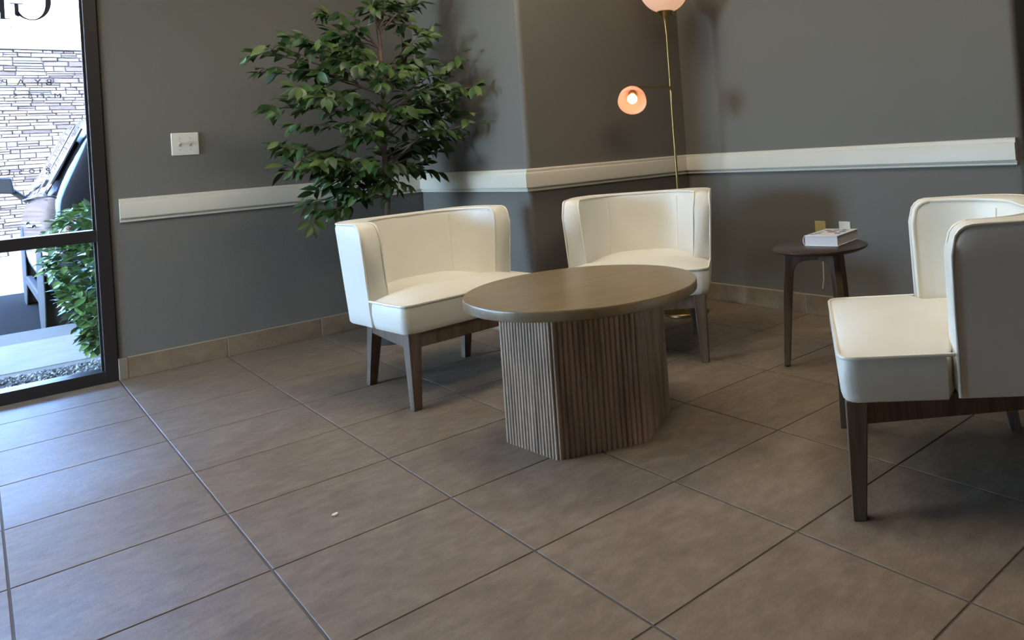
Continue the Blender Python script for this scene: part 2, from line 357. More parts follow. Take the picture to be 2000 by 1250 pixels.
# storefront windows (dark frame, two panes each)
def text_mesh(body, size, material, parent, x, z, y, spacing=1.0, name='lettering', extr=0.0):
    cu = bpy.data.curves.new('t', 'FONT'); cu.body = body; cu.size = size; cu.space_character = spacing; cu.resolution_u = 4
    to = bpy.data.objects.new('t', cu); C.objects.link(to)
    bpy.context.view_layer.update()
    me = bpy.data.meshes.new_from_object(to.evaluated_get(bpy.context.evaluated_depsgraph_get()))
    bpy.data.objects.remove(to); bpy.data.curves.remove(cu)
    me.materials.clear(); me.materials.append(material); me.name = name
    # reads from outside: local x -> world -x, local y -> world z
    me.transform(Matrix(((-1,0,0,x),(0,0,1,y),(0,1,0,z),(0,0,0,1))))
    o = link(bpy.data.objects.new(name, me), parent); return o
YG = 0.428
def storefront(n, x0, x1, label, right_jamb=True):
    root = empty('window_%d' % n, ((x0+x1)/2, YB, 0)); tag(root, label, kind='structure')
    def fb(nm, *b, bev=0.002): 
        V, F = boxvf(*b); V = [(x-root.location.x, y-root.location.y, z) for x,y,z in V]
        return mesh(nm, V, F, M['frame'], root, bevel=bev)
    y0, y1, fw = YB-0.006, 0.488, 0.052
    fb('jamb', x1-fw, x1, y0, y1, 0.0, 2.53); fb('jamb', x0, x0+0.012, y0, y1, 0.0, 2.53)
    fb('sill', x0+0.012, x1-fw, y0, y1, 0.0, 0.058); fb('transom', x0+0.012, x1-fw, y0, y1, 0.697, 0.755)
    fb('head', x0+0.012, x1-fw, y0, y1, 2.47, 2.53)
    for nm, za, zb in (('pane', 0.058, 0.697), ('pane', 0.755, 2.47)):
        fb('glazing_bead', x1-fw-0.010, x1-fw, YG-0.022, YG-0.006, za, zb, bev=0.0015)
        V, F = boxvf(x0+0.012, x1-fw, YG-0.003, YG+0.003, za, zb); V = [(x-root.location.x, y-root.location.y, z) for x,y,z in V]
        p = mesh(nm, V, F, M['glass'], root)
    return root, p
w1, pane = storefront(1, -1.2, 0.0, 'dark bronze storefront window with mirrored lettering at the left edge')
storefront(3, -2.4, -1.2, 'dark bronze storefront window left of the lettered one')
for n_, ya in ((2, 0.28),):
    we, pe = storefront(n_, -0.9, 0.0, 'dark bronze end window %s' % ('at the window corner' if n_ == 2 else 'farther from the window corner'))
    we.location = (XL-0.012, ya-0.45, 0); we.rotation_euler = (0, 0, R(90))
ox, oy = w1.location.x, w1.location.y
def glass_text(body, size, mt, x, z, spacing=1.0): return text_mesh(body, size, mt, pane, x-ox, z, YG+0.0045-oy, spacing)
for ch, x in zip('BYAPP', (-0.176, -0.216, -0.275, -0.333, -0.379)): glass_text(ch, 0.044, M['vinyl'], x, 1.478)
for ch, x in zip('M-F8-5-S', (-0.146, -0.186, -0.207, -0.250, -0.276, -0.303, -0.345, -0.372)): glass_text(ch, 0.036, M['vinyl'], x, 1.414)
for ch, x in zip('giosta', (-0.203, -0.236, -0.258, -0.301, -0.342, -0.371)): glass_text(ch, 0.044, M['vinyl'], x, 1.056)
for ch, x in zip('LON', (-0.212, -0.258, -0.307)): glass_text(ch, 0.036, M['vinyl_pale'], x, 1.738)
def big_letter(polys, x, z):   # serif capitals drawn as outlines, local x runs towards -x in the room
    V = []; F = []
    for outer in polys:
        o = len(V); V += [(x-px-ox, YG+0.0045-oy, z+pz) for px, pz in outer]; n = len(outer)//2
        F += [(o+i, o+i+1, o+2*n-2-i, o+2*n-1-i) for i in range(n-1)]
    return mesh('lettering', V, F, M['vinyl'], pane)
def bowl(cx, cz, rx, rz, a0, a1, thick, thin, n=28):
    out = []; inn = []
    for i in range(n+1):
        a = a0+(a1-a0)*i/n; k = thin+(thick-thin)*abs(math.cos(a))**1.6
        out.append((cx+rx*math.cos(a), cz+rz*math.sin(a))); inn.append((cx+(rx-k)*math.cos(a), cz+(rz-k*0.55)*math.sin(a)))
    return out + inn[::-1]
H = 0.20
big_letter([bowl(0.075, H/2, 0.075, H/2, R(40), R(318), 0.022, 0.011), [(0.118,0.012),(0.118,0.075),(0.134,0.075),(0.134,0.022)], [(0.098,0.075),(0.098,0.081),(0.150,0.081),(0.150,0.075)]], -0.162, 1.792)
big_letter([[(0.0,0),(0.0,0.006),(0.045,0.006),(0.045,0)], [(0.014,0.006),(0.014,H-0.006),(0.032,H-0.006),(0.032,0.006)], [(0.0,H-0.006),(0.0,H),(0.045,H),(0.045,H-0.006)]], -0.315, 1.792)
big_letter([bowl(0.085, H/2, 0.085, H/2, 0, 2*math.pi, 0.024, 0.011, 40)], -0.370, 1.792)

# ------------------------------------------------------------------ outdoors
ZG, ZP = -0.075, -0.25
tag(box('planting_bed', (XL-0.12, 9, 0.505, 1.50, -0.4, ZG-0.012), M['curb']), 'dark soil strip under the gravel outside the window', kind='structure')
tag(box('sidewalk', (-14, 14, 1.62, 2.72, -0.4, ZG), M['concrete'], bevel=0.01), 'pale concrete sidewalk in building shade', kind='structure')
tag(box('kerb_edging', (XL-0.12, 14, 1.50, 1.62, -0.4, ZG-0.004), M['curb'], bevel=0.01), 'dark edging between gravel and sidewalk', kind='structure')
tag(box('covered_walk', (-16, XL-0.13, -12, 1.62, -0.4, ZG-0.002), M['concrete']), 'covered concrete walk beside the end windows', kind='structure')
tag(box('curb', (-14, 14, 2.72, 3.32, -0.4, ZG-0.005), M['curb'], bevel=0.015), 'grey concrete curb at the parking bay', kind='structure')
tag(box('parking_lot', (-30, 30, 3.30, 15.0, -0.5, ZP), M['asphalt']), 'dark asphalt parking lot', kind='structure')
tag(box('driveway', (-30, 30, 7.9, 15.0, -0.45, ZP+0.004), M['driveway']), 'ground past the building shadow edge, paler to stand for sunlight', kind='structure')  # pale colour stands for sunlight past the building's shadow edge
V = []; F = []
rg = random.Random(3)
for k in range(4200):
    s = rg.uniform(0.006, 0.017); cx = rg.uniform(-2.6, 0.7); cy = rg.uniform(0.52, 1.50)
    if k > 1800: cx = rg.uniform(-0.9, 0.2)
    cz = ZG - 0.006 + rg.uniform(-0.004, 0.006); o = len(V)
    a = rg.uniform(0, 6.28); ca, sa = math.cos(a), math.sin(a); e = rg.uniform(0.6, 1.0)
    for px, py, pz in ((1,0,0),(0,e,0),(-1,0,0),(0,-e,0),(0.1,0.1,0.7),(0,0,-0.7)):
        V.append((cx+s*(px*ca-py*sa), cy+s*(px*sa+py*ca), cz+s*pz))
    F += [(o+i, o+(i+1)%4, o+4) for i in range(4)] + [(o+(i+1)%4, o+i, o+5) for i in range(4)]
tag(mesh('gravel', V, F, M['gravel']), 'grey gravel outside the bottom of the window', 'gravel', kind='stuff')

# neighbouring building with ledger stone facing
YW, ZT = 15.0, 3.66
nb = empty('stone_building', (0.8, YW, ZP)); tag(nb, 'sunlit building with ledger stone facing seen through the window', 'building')
def nbox(nm, x0, x1, y0, y1, z0, z1, mt, bev=0): 
    V, F = boxvf(x0-0.8, x1-0.8, y0-YW, y1-YW, z0-ZP, z1-ZP); return mesh(nm, V, F, mt, nb, bevel=bev)
nbox('wall', -13, 15, YW+0.05, YW+3, ZP-0.2, ZT, M['mortar'])
nbox('stucco_wall', -13, 15, YW+0.02, YW+3, ZT, 5.1, M['stucco'])
nbox('stone_cap', -13, 15, YW-0.07, YW+0.06, ZT-0.03, ZT+0.03, M['mortar'], 0.01)
rs = random.Random(11)
protos = []
for k in range(10):
    V = []; j = lambda a: rs.uniform(-a, a)
    for (x, z) in ((-.5,-.5),(.5,-.5),(.5,.5),(-.5,.5)): V.append((x, 0.09, z))
    for (x, z) in ((-.5,-.5),(.5,-.5),(.5,.5),(-.5,.5)): V.append((x*(1+j(.03)), 0.012+j(.012), z*(1+j(.10))))
    for (x, z) in ((-.46,-.38),(.46,-.38),(.46,.38),(-.46,.38)): V.append((x*(1+j(.05)), -0.012+j(.010), z*(1+j(.18))))
    F = [(i,(i+1)%4,4+(i+1)%4,4+i) for i in range(4)] + [(4+i,4+(i+1)%4,8+(i+1)%4,8+i) for i in range(4)] + [(8,9,10,11)]
    me = bpy.data.meshes.new('stone'); me.from_pydata(V, [], F); me.materials.append(M['stone']); me.update(); protos.append((me, V, F))
z = ZP; SV = []; SF = []; cnt = 0
while z < ZT-0.05:
    h = rs.choice((0.045, 0.058, 0.07, 0.082, 0.10)); h = min(h, ZT-0.03-z)
    x = -12.9 + rs.uniform(0, 0.3)
    while x < 14.8:
        ln = rs.uniform(0.12, 0.44); split = h > 0.08 and rs.random() < 0.3
        for (zz, hh) in (((z, h*0.5), (z+h*0.5, h*0.5)) if split else ((z, h),)):
            me, V, F = rs.choice(protos); dy = rs.uniform(-0.025, 0.015)
            cx, cz = x+ln/2-0.8, zz+hh/2-ZP
            sx, sz = ln-0.010, hh-0.009
            if 0.02 < x+ln/2 < 1.42 and z > 0.1 and cnt < 300:
                cnt += 1; shared('stone', me, nb, Matrix.Translation((cx, dy, cz)) @ Matrix.Diagonal((sx, 1, sz, 1)))
            else:
                o = len(SV); SV += [(vx*sx+cx, vy+dy, vz*sz+cz) for vx, vy, vz in V]; SF += [tuple(i+o for i in f) for f in F]
        x += ln
    z += h
tag(mesh('stone_facing', SV, SF, M['stone'], nb), kind='stuff')

# ------------------------------------------------------------------ ceiling light panels
M['panel'] = mat('lit_diffuser', (0.9, 0.9, 0.88), 0.5); P(M['panel']).inputs['Emission Color'].default_value = (1.0, 0.88, 0.70, 1); P(M['panel']).inputs['Emission Strength'].default_value = 10.8
for (px, py, lab) in ((1.1, -1.35, 'lit ceiling panel above the ficus side of the coffee table'), (-0.8, -1.35, 'lit ceiling panel nearest the storefront window'),
                      (1.25, -3.3, 'ceiling panel added to brighten the right hand armchair and table front')):  # third panel is added fill for the right armchair and table front
    t = empty('ceiling_light', (px, py, ZC)); tag(t, lab, 'ceiling light', 'ceiling light panels')
    for a in ((-.61,.61,-.305,-.285),(-.61,.61,.285,.305),(-.61,-.59,-.285,.285),(.59,.61,-.285,.285)):
        V, F = boxvf(*a, -0.014, 0.0); mesh('frame', V, F, M['trim'], t)
    V, F = boxvf(-.59,.59,-.285,.285,-0.010,-0.004); mesh('diffuser', V, F, M['panel'], t)

# ------------------------------------------------------------------ armchairs
def make_chair(name):
    t = empty(name)
    ZB, ZTOP = 0.302, 0.738
    wo, yb = 0.332, 0.285
    def upath(w_, yback, rc, y0, nst=7, narc=10, nb_=10, fine=0.05):
        pts = []; nr = []
        ys = [y0, y0+0.006, y0+0.016, y0+0.03, y0+fine] + [y0+fine+(yback-rc-y0-fine)*i/nst for i in range(1, nst+1)]
        left = [(-w_, y) for y in ys]; ln = [(-1,0)]*len(left)
        arc = [(-w_+rc-rc*math.cos(a), yback-rc+rc*math.sin(a)) for a in [math.pi/2*i/narc for i in range(1, narc+1)]]
        an = [(-math.cos(a), math.sin(a)) for a in [math.pi/2*i/narc for i in range(1, narc+1)]]
        back = [(-w_+rc+(2*w_-2*rc)*i/nb_, yback) for i in range(1, nb_)]; bn = [(0,1)]*len(back)
        half = left+arc; hn = ln+an
        return half+back+[(-x, y) for x, y in half[::-1]], hn+bn+[(-x, y) for x, y in hn[::-1]]
    Po, No = upath(wo, yb, 0.10, 0.0); tk = 0.082
    Pi, Ni = upath(wo-tk, yb-tk, 0.155, 0.0)
    n = len(Po)
    def ztop(i):
        d = min(abs(Po[i][1]-0.0), 0.05) if (i < 5 or i >= n-5) else 0.05
        return ZTOP - 0.05*(1-math.sqrt(max(0, 1-(1-d/0.05)**2)))
    def flare(z): return (z-ZB)/(ZTOP-ZB)
    def outer(i, z):
        k = flare(z); x, y = Po[i]; nx, ny = No[i]; return Vector((x+nx*0.030*k, y+ny*0.070*k, z))
    def inner(i, z):
        k = flare(z); x, y = Pi[i]; nx, ny = Ni[i]; return Vector((x+nx*0.030*k, y+ny*0.062*k, z))
    rows = []
    for i in range(n):
        zt = ztop(i); row = [outer(i, z) for z in (ZB, ZB+0.008, 0.36, 0.44, 0.52, 0.59, 0.645)]
        row[0] = row[0]*1.0; row[0].x *= 0.985
        row += [outer(i, zt-0.026)]
        a = outer(i, zt-0.026); b = inner(i, zt-0.026); up = Vector((0,0,1)); dd = (b-a); rr_ = 0.024
        u = dd.normalized()
        for th in (30, 60, 90): row.append(a + u*rr_*(1-math.cos(R(th))) + up*rr_*math.sin(R(th)))
        row.append((a+b)*0.5 + up*(rr_+0.003))
        for th in (90, 60, 30): row.append(b - u*rr_*(1-math.cos(R(th))) + up*rr_*math.sin(R(th)))
        row += [inner(i, z) for z in (zt-0.026, 0.645, 0.58, 0.50, 0.42, 0.34)] + [inner(i, ZB)]
        rows.append(row)
    m_ = len(rows[0]); V = [v for row in rows for v in row]; F = []
    for i in range(n-1):
        for k in range(m_-1): F.append((i*m_+k, (i+1)*m_+k, (i+1)*m_+k+1, i*m_+k+1))
        F.append((i*m_+m_-1, (i+1)*m_+m_-1, (i+1)*m_, i*m_))
    # slightly domed end caps
    for e in (0, n-1):
        c0 = len(V)
        ring = rows[e]; cen = sum(ring, Vector())/m_
        for v in ring:
            q = Vector((v.x, v.y-0.009, v.z)); d = cen-v; q += Vector((d.x, 0, d.z)).normalized()*0.012
            V.append(q)
        for k in range(m_): F.append((e*m_+k, e*m_+(k+1)%m_, c0+(k+1)%m_, c0+k))
        F.append(tuple(range(c0, c0+m_)))
    back = mesh('backrest', V, F, M['leather'], t, smooth=50)
    # piping: along the outer and inner edges of the front faces and the top
    def edge(fn, off, zlow):
        up = [fn(0, z)+Vector((0,-0.006,0)) for z in [zlow+(ztop(0)-0.028-zlow)*k/8 for k in range(9)]]
        top = [fn(i, ztop(i)-0.026) + (Vector((0,0,1))*0.020) + off(i)*0.004 for i in range(1, n-1)]
        dn = [fn(n-1, z)+Vector((0,-0.006,0)) for z in [zlow+(ztop(0)-0.028-zlow)*k/8 for k in range(9)][::-1]]
        return up+top+dn
    V1, F1 = tube(edge(outer, lambda i: Vector((-No[i][0], -No[i][1], 0)), ZB+0.004), 0.0042, 6)
    mesh('piping', V1, F1, M['piping'], back, smooth=60)
    V1, F1 = tube(edge(inner, lambda i: Vector((Ni[i][0], Ni[i][1], 0)), 0.40), 0.0042, 6)
    mesh('piping', V1, F1, M['piping'], back, smooth=60)
    mid = n//2
    ks = [18, n-1-18]
    for k in ks:
        V1, F1 = tube([inner(k, z)+Vector((0,-0.0005,0)) for z in [0.42+(ztop(k)-0.03-0.42)*q/8 for q in range(9)]], 0.0034, 6)
        mesh('seam', V1, F1, M['piping'], back, smooth=60)
    # seat
    NU, NV = 18, 20; V = []; F = []
    yf, yr = -0.292, 0.225
    def hw(y):
        if y <= -0.004: 
            d = y-yf; rc = 0.035
            return 0.338 - (0.0 if d > rc else rc*(1-math.sqrt(max(0, 1-(1-d/rc)**2))))
        return 0.262
    vs = [0, .012, .03, .055, .09, .16, .24, .33, .42, .5, .5571, .5575, .62, .68, .74, .8, .86, .92, .96, 1.0]
    for v_ in vs:
        y = yf+(yr-yf)*v_
        for a in range(NU+1):
            u = -1+2*a/NU; u = math.copysign(abs(u)**0.75, u)
            cr = (1-abs(u)**3.2)*min(1, ((y-yf)/0.10))**0.5 if y > yf else 0
            V.append(Vector((hw(y)*u, y, 0.413+0.034*cr)))
    nv = len(vs)
    for b in range(nv-1):
        for a in range(NU): F.append((b*(NU+1)+a, b*(NU+1)+a+1, (b+1)*(NU+1)+a+1, (b+1)*(NU+1)+a))
    bd = [a for a in range(NU+1)] + [b*(NU+1)+NU for b in range(1, nv)] + [(nv-1)*(NU+1)+a for a in range(NU-1, -1, -1)] + [b*(NU+1) for b in range(nv-2, 0, -1)]
    prev = bd
    for z, sx, dy in ((0.395, 1.012, -0.004), (0.36, 1.014, -0.006), (0.325, 1.0, -0.003), (0.306, 0.985, 0.002), (0.300, 0.965, 0.008)):
        cur = []
        for i0 in bd:
            p = V[i0]; f = 1 if p.y < -0.1 else 0
            cur.append(len(V)); V.append(Vector((p.x*sx, p.y+dy*f, z)))
        for i in range(len(bd)): F.append((prev[i], prev[(i+1)%len(bd)], cur[(i+1)%len(bd)], cur[i]))
        prev = cur
    F.append(tuple(prev))
    seat = mesh('seat', V, F, M['leather'], t, smooth=55)
    path = [V[i]*1.0 for i in ([b*(NU+1) for b in range(9, 0, -1)] + list(range(0, NU+1)) + [b*(NU+1)+NU for b in range(1, 10)])]
    path = [Vector((-0.340, -0.012, 0.415))] + [Vector((p.x*1.008, p.y-(0.003 if p.y < yf+0.02 else 0), 0.4145)) for p in path] + [Vector((0.340, -0.012, 0.415))]
    V1, F1 = tube(path, 0.005, 6); mesh('piping', V1, F1, M['piping'], seat, smooth=60)
    # wooden base
    def leg(top, bot, wt, wb_, ax, ay):
        # ax, ay: which outer side stays straight
        V = []
        for (c, w_, z) in ((bot, wb_, 0.0), (bot, wb_, 0.003), (top, wt, 0.302)):
            for sx, sy in ((-1,-1),(1,-1),(1,1),(-1,1)): V.append((c[0]+sx*w_/2, c[1]+sy*w_/2, z))
        F = [(3,2,1,0),(8,9,10,11)] + [(i,(i+1)%4,4+(i+1)%4,4+i) for i in range(4)] + [(4+i,4+(i+1)%4,8+(i+1)%4,8+i) for i in range(4)]
        return mesh('leg', V, F, M['walnut'], t, bevel=0.003)
    for s in (-1, 1):
        leg((s*0.293, -0.258), (s*0.300, -0.270), 0.055, 0.034, s, -1)
        leg((s*0.222, 0.205), (s*0.232, 0.258), 0.052, 0.034, s, 1)
    def rail_(a, b, name='apron'):
        a, b = Vector(a), Vector(b); d = (b-a).normalized(); nn = Vector((-d.y, d.x))*0.012
        p = [a-nn, b-nn, b+nn, a+nn]; V, F = prism([(q.x, q.y) for q in p], 0.240, 0.3005); return mesh(name, V, F, M['walnut'], t, bevel=0.002)
    rail_((-0.27, -0.262), (0.27, -0.262)); rail_((-0.20, 0.205), (0.20, 0.205))
    for s in (-1, 1): rail_((s*0.297, -0.235), (s*0.236, 0.185))
    return t
def copy_tree(o, parent=None):
    c = o.copy(); C.objects.link(c); c.parent = parent
    for ch in list(o.children): copy_tree(ch, c)
    return c
ch1 = make_chair('armchair')
ch2 = copy_tree(ch1); ch3 = copy_tree(ch1)
for o, loc, rz, lab in ((ch1, (1.000, -1.145), 4.7, 'cream leather barrel armchair in front of the ficus, nearest the window'),
                        (ch2, (1.775, -1.580), -46.0, 'cream leather barrel armchair in the corner in front of the brass floor lamp'),
                        (ch3, (1.469, -3.327), -140.8, 'cream leather barrel armchair cut off by the right edge, beside the side table')):
    o.location = (*loc, 0); o.rotation_euler = (0, 0, R(rz)); tag(o, lab, 'armchair', 'cream armchairs around the coffee table')

# ------------------------------------------------------------------ coffee table
ct = empty('coffee_table', (1.045, -2.165, 0)); tag(ct, 'oval wooden coffee table with a fluted hexagonal base between the armchairs', 'table')
n = 96; prof = [(0.0, 0.462), (0.985, 0.462), (0.998, 0.465), (1.0, 0.470), (1.0, 0.491), (0.998, 0.4955), (0.994, 0.4975), (0.0, 0.4975)]
V = []; F = []
for k, (q, z) in enumerate(prof):
    for i in range(n):
        a = 2*math.pi*i/n; V.append((0.396*q*math.cos(a), 0.436*q*math.sin(a), z) if q else (0, 0, z))
for k in range(len(prof)-1):
    for i in range(n): F.append((k*n+i, k*n+(i+1)%n, (k+1)*n+(i+1)%n, (k+1)*n+i))
tp = mesh('tabletop', V, F, M['oak_top'], ct, smooth=40); tp.rotation_euler = (0, 0, 0)
bm = bmesh.new(); bm.from_mesh(tp.data); bmesh.ops.remove_doubles(bm, verts=bm.verts, dist=1e-5); bm.to_mesh(tp.data); bm.free()
hexc = Vector((1.037-1.045, -2.180+2.165)); RH = 0.287; a0 = R(-145.5)
hv = [Vector((hexc.x+RH*math.cos(a0+i*math.pi/3), hexc.y+RH*math.sin(a0+i*math.pi/3))) for i in range(6)]
def flute_mesh(ln):
    nfl = 17; pitch = ln/nfl; pts = []
    for f in range(nfl):
        for q in range(7):
            th = math.pi*q/6; pts.append((f*pitch + pitch*(0.08+0.84*(1-math.cos(th))/2), -0.0005-0.0062*math.sin(th)**0.8))
    poly = [(0, 0)] + pts + [(ln, 0), (ln-0.012, 0.018), (0.012, 0.018)]
    return prism(poly, 0.0, 0.463)
for i in range(6):
    a, b = hv[i], hv[(i+1)%6]; V, F = flute_mesh((b-a).length); o = mesh('fluted_panel', V, F, M['oak'], ct, smooth=50)
    o.location = (a.x, a.y, 0); o.rotation_euler = (0, 0, math.atan2((b-a).y, (b-a).x))

# ------------------------------------------------------------------ side table
st = empty('side_table', (2.030, -2.480, 0)); tag(st, 'small round dark wood side table against the right wall', 'table')
V, F = lathe([(0.0,0.484),(0.170,0.484),(0.193,0.493),(0.200,0.499),(0.200,0.503),(0.197,0.505),(0.0,0.505)], 64)
tp = mesh('tabletop', V, F, M['darkwood'], st, smooth=40)
bm = bmesh.new(); bm.from_mesh(tp.data); bmesh.ops.remove_doubles(bm, verts=bm.verts, dist=1e-5); bm.to_mesh(tp.data); bm.free()
for k in range(3):
    a = R(168 - 45 + 120*k)
    # blade leg with a bracket that curves under the top, in its own radial plane (r, z)
    outl = [(0.150,0.485),(0.168,0.30),(0.186,0.004),(0.160,0.004),(0.130,0.30),(0.118,0.395),(0.110,0.420),(0.095,0.436),(0.070,0.444),(0.0,0.447),(0.0,0.485)]
    th = 0.016; V = [(r_, -th, z) for r_, z in outl] + [(r_, th, z) for r_, z in outl]; nn = len(outl)
    F = [tuple(range(nn)), tuple(range(2*nn-1, nn-1, -1))] + [(i,(i+1)%nn,nn+(i+1)%nn,nn+i) for i in range(nn)]
    o = mesh('leg', V, F, M['walnut'], st, bevel=0.003); o.rotation_euler = (0, 0, a)
    V, F = lathe([(0.0,0.0),(0.011,0.0),(0.011,0.006),(0.0,0.006)], 12); g = mesh('foot_glide', V, F, M['blackplastic'], o, smooth=40); g.location = (0.173, 0, 0)

# book on it
bk = empty('book', (2.115, -2.478, 0.5052), R(-75)); tag(bk, 'thick hardback book with white cover lying on the side table', 'book')
BW, BL, BT = 0.158, 0.212, 0.044      # local x: spine (-) to fore edge (+); local y: depth away from camera
bk.rotation_euler = (0, 0, R(-78))
V, F = boxvf(-BW/2+0.006, BW/2-0.003, -BL/2+0.002, BL/2-0.002, 0.003, BT-0.003); mesh('pages', V, F, M['paper'], bk)
for nm, z0, z1 in (('back_cover', 0.0, 0.003), ('front_cover', BT-0.003, BT)):
    V, F = boxvf(-BW/2+0.004, BW/2, -BL/2, BL/2, z0, z1); fc = mesh(nm, V, F, M['cover'], bk, bevel=0.0008)
sp = [(-BW/2+0.006-0.0095*math.sin(math.pi*i/10)**0.7, BT*i/10) for i in range(11)]
V = []; 
for y in (-BL/2, BL/2):
    V += [(x, y, z) for x, z in sp] + [(x+0.0028, y, z) for x, z in sp[::-1]]
nn = 22; F = [(i,(i+1)%nn,nn+(i+1)%nn,nn+i) for i in range(nn)] + [tuple(range(nn-1,-1,-1)), tuple(range(nn,2*nn))]
mesh('spine', V, F, M['cover'], bk, smooth=40)
V, F = boxvf(-BW/2+0.001, -BW/2+0.006, -BL/2+0.003, BL/2-0.003, 0.004, BT-0.004); mesh('headband', V, F, M['bookline'], bk)
rb = random.Random(5)
def blot(cx, cy, r1, r2, mt, k):
    pts = [(cx+r1*rb.uniform(.65,1.1)*math.cos(2*math.pi*i/10), cy+r2*rb.uniform(.65,1.1)*math.sin(2*math.pi*i/10)) for i in range(10)]
    V, F = prism(pts, BT+0.0001, BT+0.0005+k*0.0001); mesh('cover_print', V, F, mt, fc)
for k, (cx, cy, a, b, mt) in enumerate([(-.04,-.045,.016,.014,'ink_blue'),(-.045,.0,.014,.016,'ink_grey'),(-.035,.05,.018,.016,'ink_blue'),(0,.065,.02,.014,'ink_blue'),(.04,.06,.018,.018,'ink_grey'),
        (.045,.02,.016,.018,'ink_blue'),(.045,-.03,.018,.014,'ink_blue'),(0.0,.01,.026,.020,'ink_red'),(.03,.075,.012,.01,'ink_blue'),(-.05,-.075,.012,.01,'ink_grey')]): blot(cx, cy, a, b, M[mt], k)

# ------------------------------------------------------------------ floor lamp
lp = empty('floor_lamp', (2.385, -1.2, 0)); tag(lp, 'slim brass floor lamp with an opal globe and a lit side shade in the corner', 'lamp')
V, F = lathe([(0.0,0.0),(0.125,0.0),(0.130,0.004),(0.130,0.016),(0.124,0.021),(0.03,0.026),(0.014,0.034),(0.0085,0.05),(0.0,0.05)], 48); mesh('base', V, F, M['brass'], lp, smooth=35)
V, F = tube([(0,0,0.03),(0,0,0.6),(0,0,1.2),(0,0,1.665)], 0.0075, 12); mesh('pole', V, F, M['brass'], lp, smooth=50)
V, F = lathe([(0.0078,1.60),(0.010,1.645),(0.015,1.68),(0.024,1.71),(0.038,1.730),(0.047,1.738),(0.047,1.744),(0.0,1.744)], 32); mesh('globe_cup', V, F, M['brass'], lp, smooth=40)
RG, zg = 0.142, 1.872
prof = [(RG*math.sin(a), zg-RG*math.cos(a)) for a in [0.30+(math.pi-0.30)*i/24 for i in range(25)]]
V, F = lathe(prof, 48); globe = mesh('globe_shade', V, F, M['opal'], lp, smooth=60)
V, F = tube([(0,0,1.195),(-0.008,-0.012,1.22),(-0.004,-0.008,1.262),(0,0,1.292)], 0.0035, 8); mesh('switch_cord', V, F, M['brass'], lp, smooth=60)
sh = Vector((2.075-2.385, -0.022, 1.262))     # socket of the side shade, lamp space
arm = [(0,0,1.285),(-0.012,-0.002,1.300),(-0.06,-0.006,1.305),(-0.14,-0.010,1.300),(-0.22,-0.015,1.303),(-0.27,-0.02,1.300),(sh.x, sh.y, sh.z+0.042)]
V, F = tube([(0.047,0.0,1.725),(0.062,0.0,1.723)], 0.005, 8); mesh('dimmer_knob', V, F, M['brass'], lp, smooth=50)
V, F = tube(arm, 0.006, 10); mesh('arm', V, F, M['brass'], lp, smooth=60)
ax = Vector((-0.58, -0.64, -0.52)).normalized()          # opening direction
q = Vector((0,0,-1)).rotation_difference(ax)
apex = Vector((2.115-2.385, 0.012, 1.270))
prof = [(0.010,0.0),(0.026,-0.004),(0.046,-0.016),(0.062,-0.036),(0.072,-0.060),(0.0765,-0.085),(0.0775,-0.105)]
V, F = lathe(prof, 40); V = [q @ v + apex for v in V]; sd_ = mesh('side_shade', V, F, M['amber'], lp, smooth=60)
s_ = sd_.modifiers.new('thickness', 'SOLIDIFY'); s_.thickness = 0.003
V, F = lathe([(0.0,0.004),(0.020,0.004),(0.022,0.0),(0.022,-0.03),(0.018,-0.034),(0.0,-0.034)], 24); V = [q @ v + apex for v in V]; mesh('socket', V, F, M['brass'], lp, smooth=40)
V, F = lathe([(0.0,-0.030),(0.014,-0.034),(0.018,-0.046),(0.026,-0.062),(0.027,-0.074),(0.020,-0.090),(0.0,-0.098)], 24); V = [q @ v + apex for v in V]; mesh('bulb', V, F, M['bulb'], lp, smooth=60)
V, F = tube([tuple(apex+Vector((0,0,0.0))), tuple(apex+Vector((0,0,0.038)))], 0.003, 8); mesh('finial', V, F, M['brass'], lp, smooth=50)
for nm, loc, e in (('globe_light', (2.385, -1.2, zg), 0.30), ('shade_light', tuple(Vector((2.385,-1.2,0))+apex+ax*0.115), 0.10)):
    ld = bpy.data.lights.new(nm, 'POINT'); ld.energy = e; ld.color = (1.0, 0.56, 0.30); ld.shadow_soft_size = 0.03
    lo = bpy.data.objects.new(nm, ld); C.objects.link(lo); lo.location = loc

# ------------------------------------------------------------------ switch plate, outlets, cord
sw = empty('light_switch', (0.332, YB, 1.160)); tag(sw, 'ivory double toggle switch plate on the wall by the window', 'switch')
V, F = boxvf(-0.0605, 0.0605, -0.007, 0.0, -0.0595, 0.0595); mesh('plate', V, F, M['plate'], sw, bevel=0.004, seg=3)
for x in (-0.023, 0.023):
    V, F = boxvf(x-0.006, x+0.006, -0.0078, -0.006, -0.013, 0.013); tg = mesh('toggle_slot', V, F, M['toggle'], sw)
    V = [(x-0.0045,-0.007,-0.006),(x+0.0045,-0.007,-0.006),(x+0.0045,-0.007,0.008),(x-0.0045,-0.007,0.008),(x-0.004,-0.019,0.004),(x+0.004,-0.019,0.004),(x+0.004,-0.018,0.011),(x-0.004,-0.018,0.011)]
    mesh('toggle', V, [(0,1,5,4),(1,2,6,5),(2,3,7,6),(3,0,4,7),(4,5,6,7)], M['plate'], sw)
    for z in (-0.030, 0.030):
        V, F = lathe([(0.0,0.0),(0.0032,0.0),(0.0026,0.0012),(0.0,0.0015)], 10); s = mesh('screw', V, F, M['screw'], sw); s.location = (x, -0.007, z); s.rotation_euler = (R(90), 0, 0)
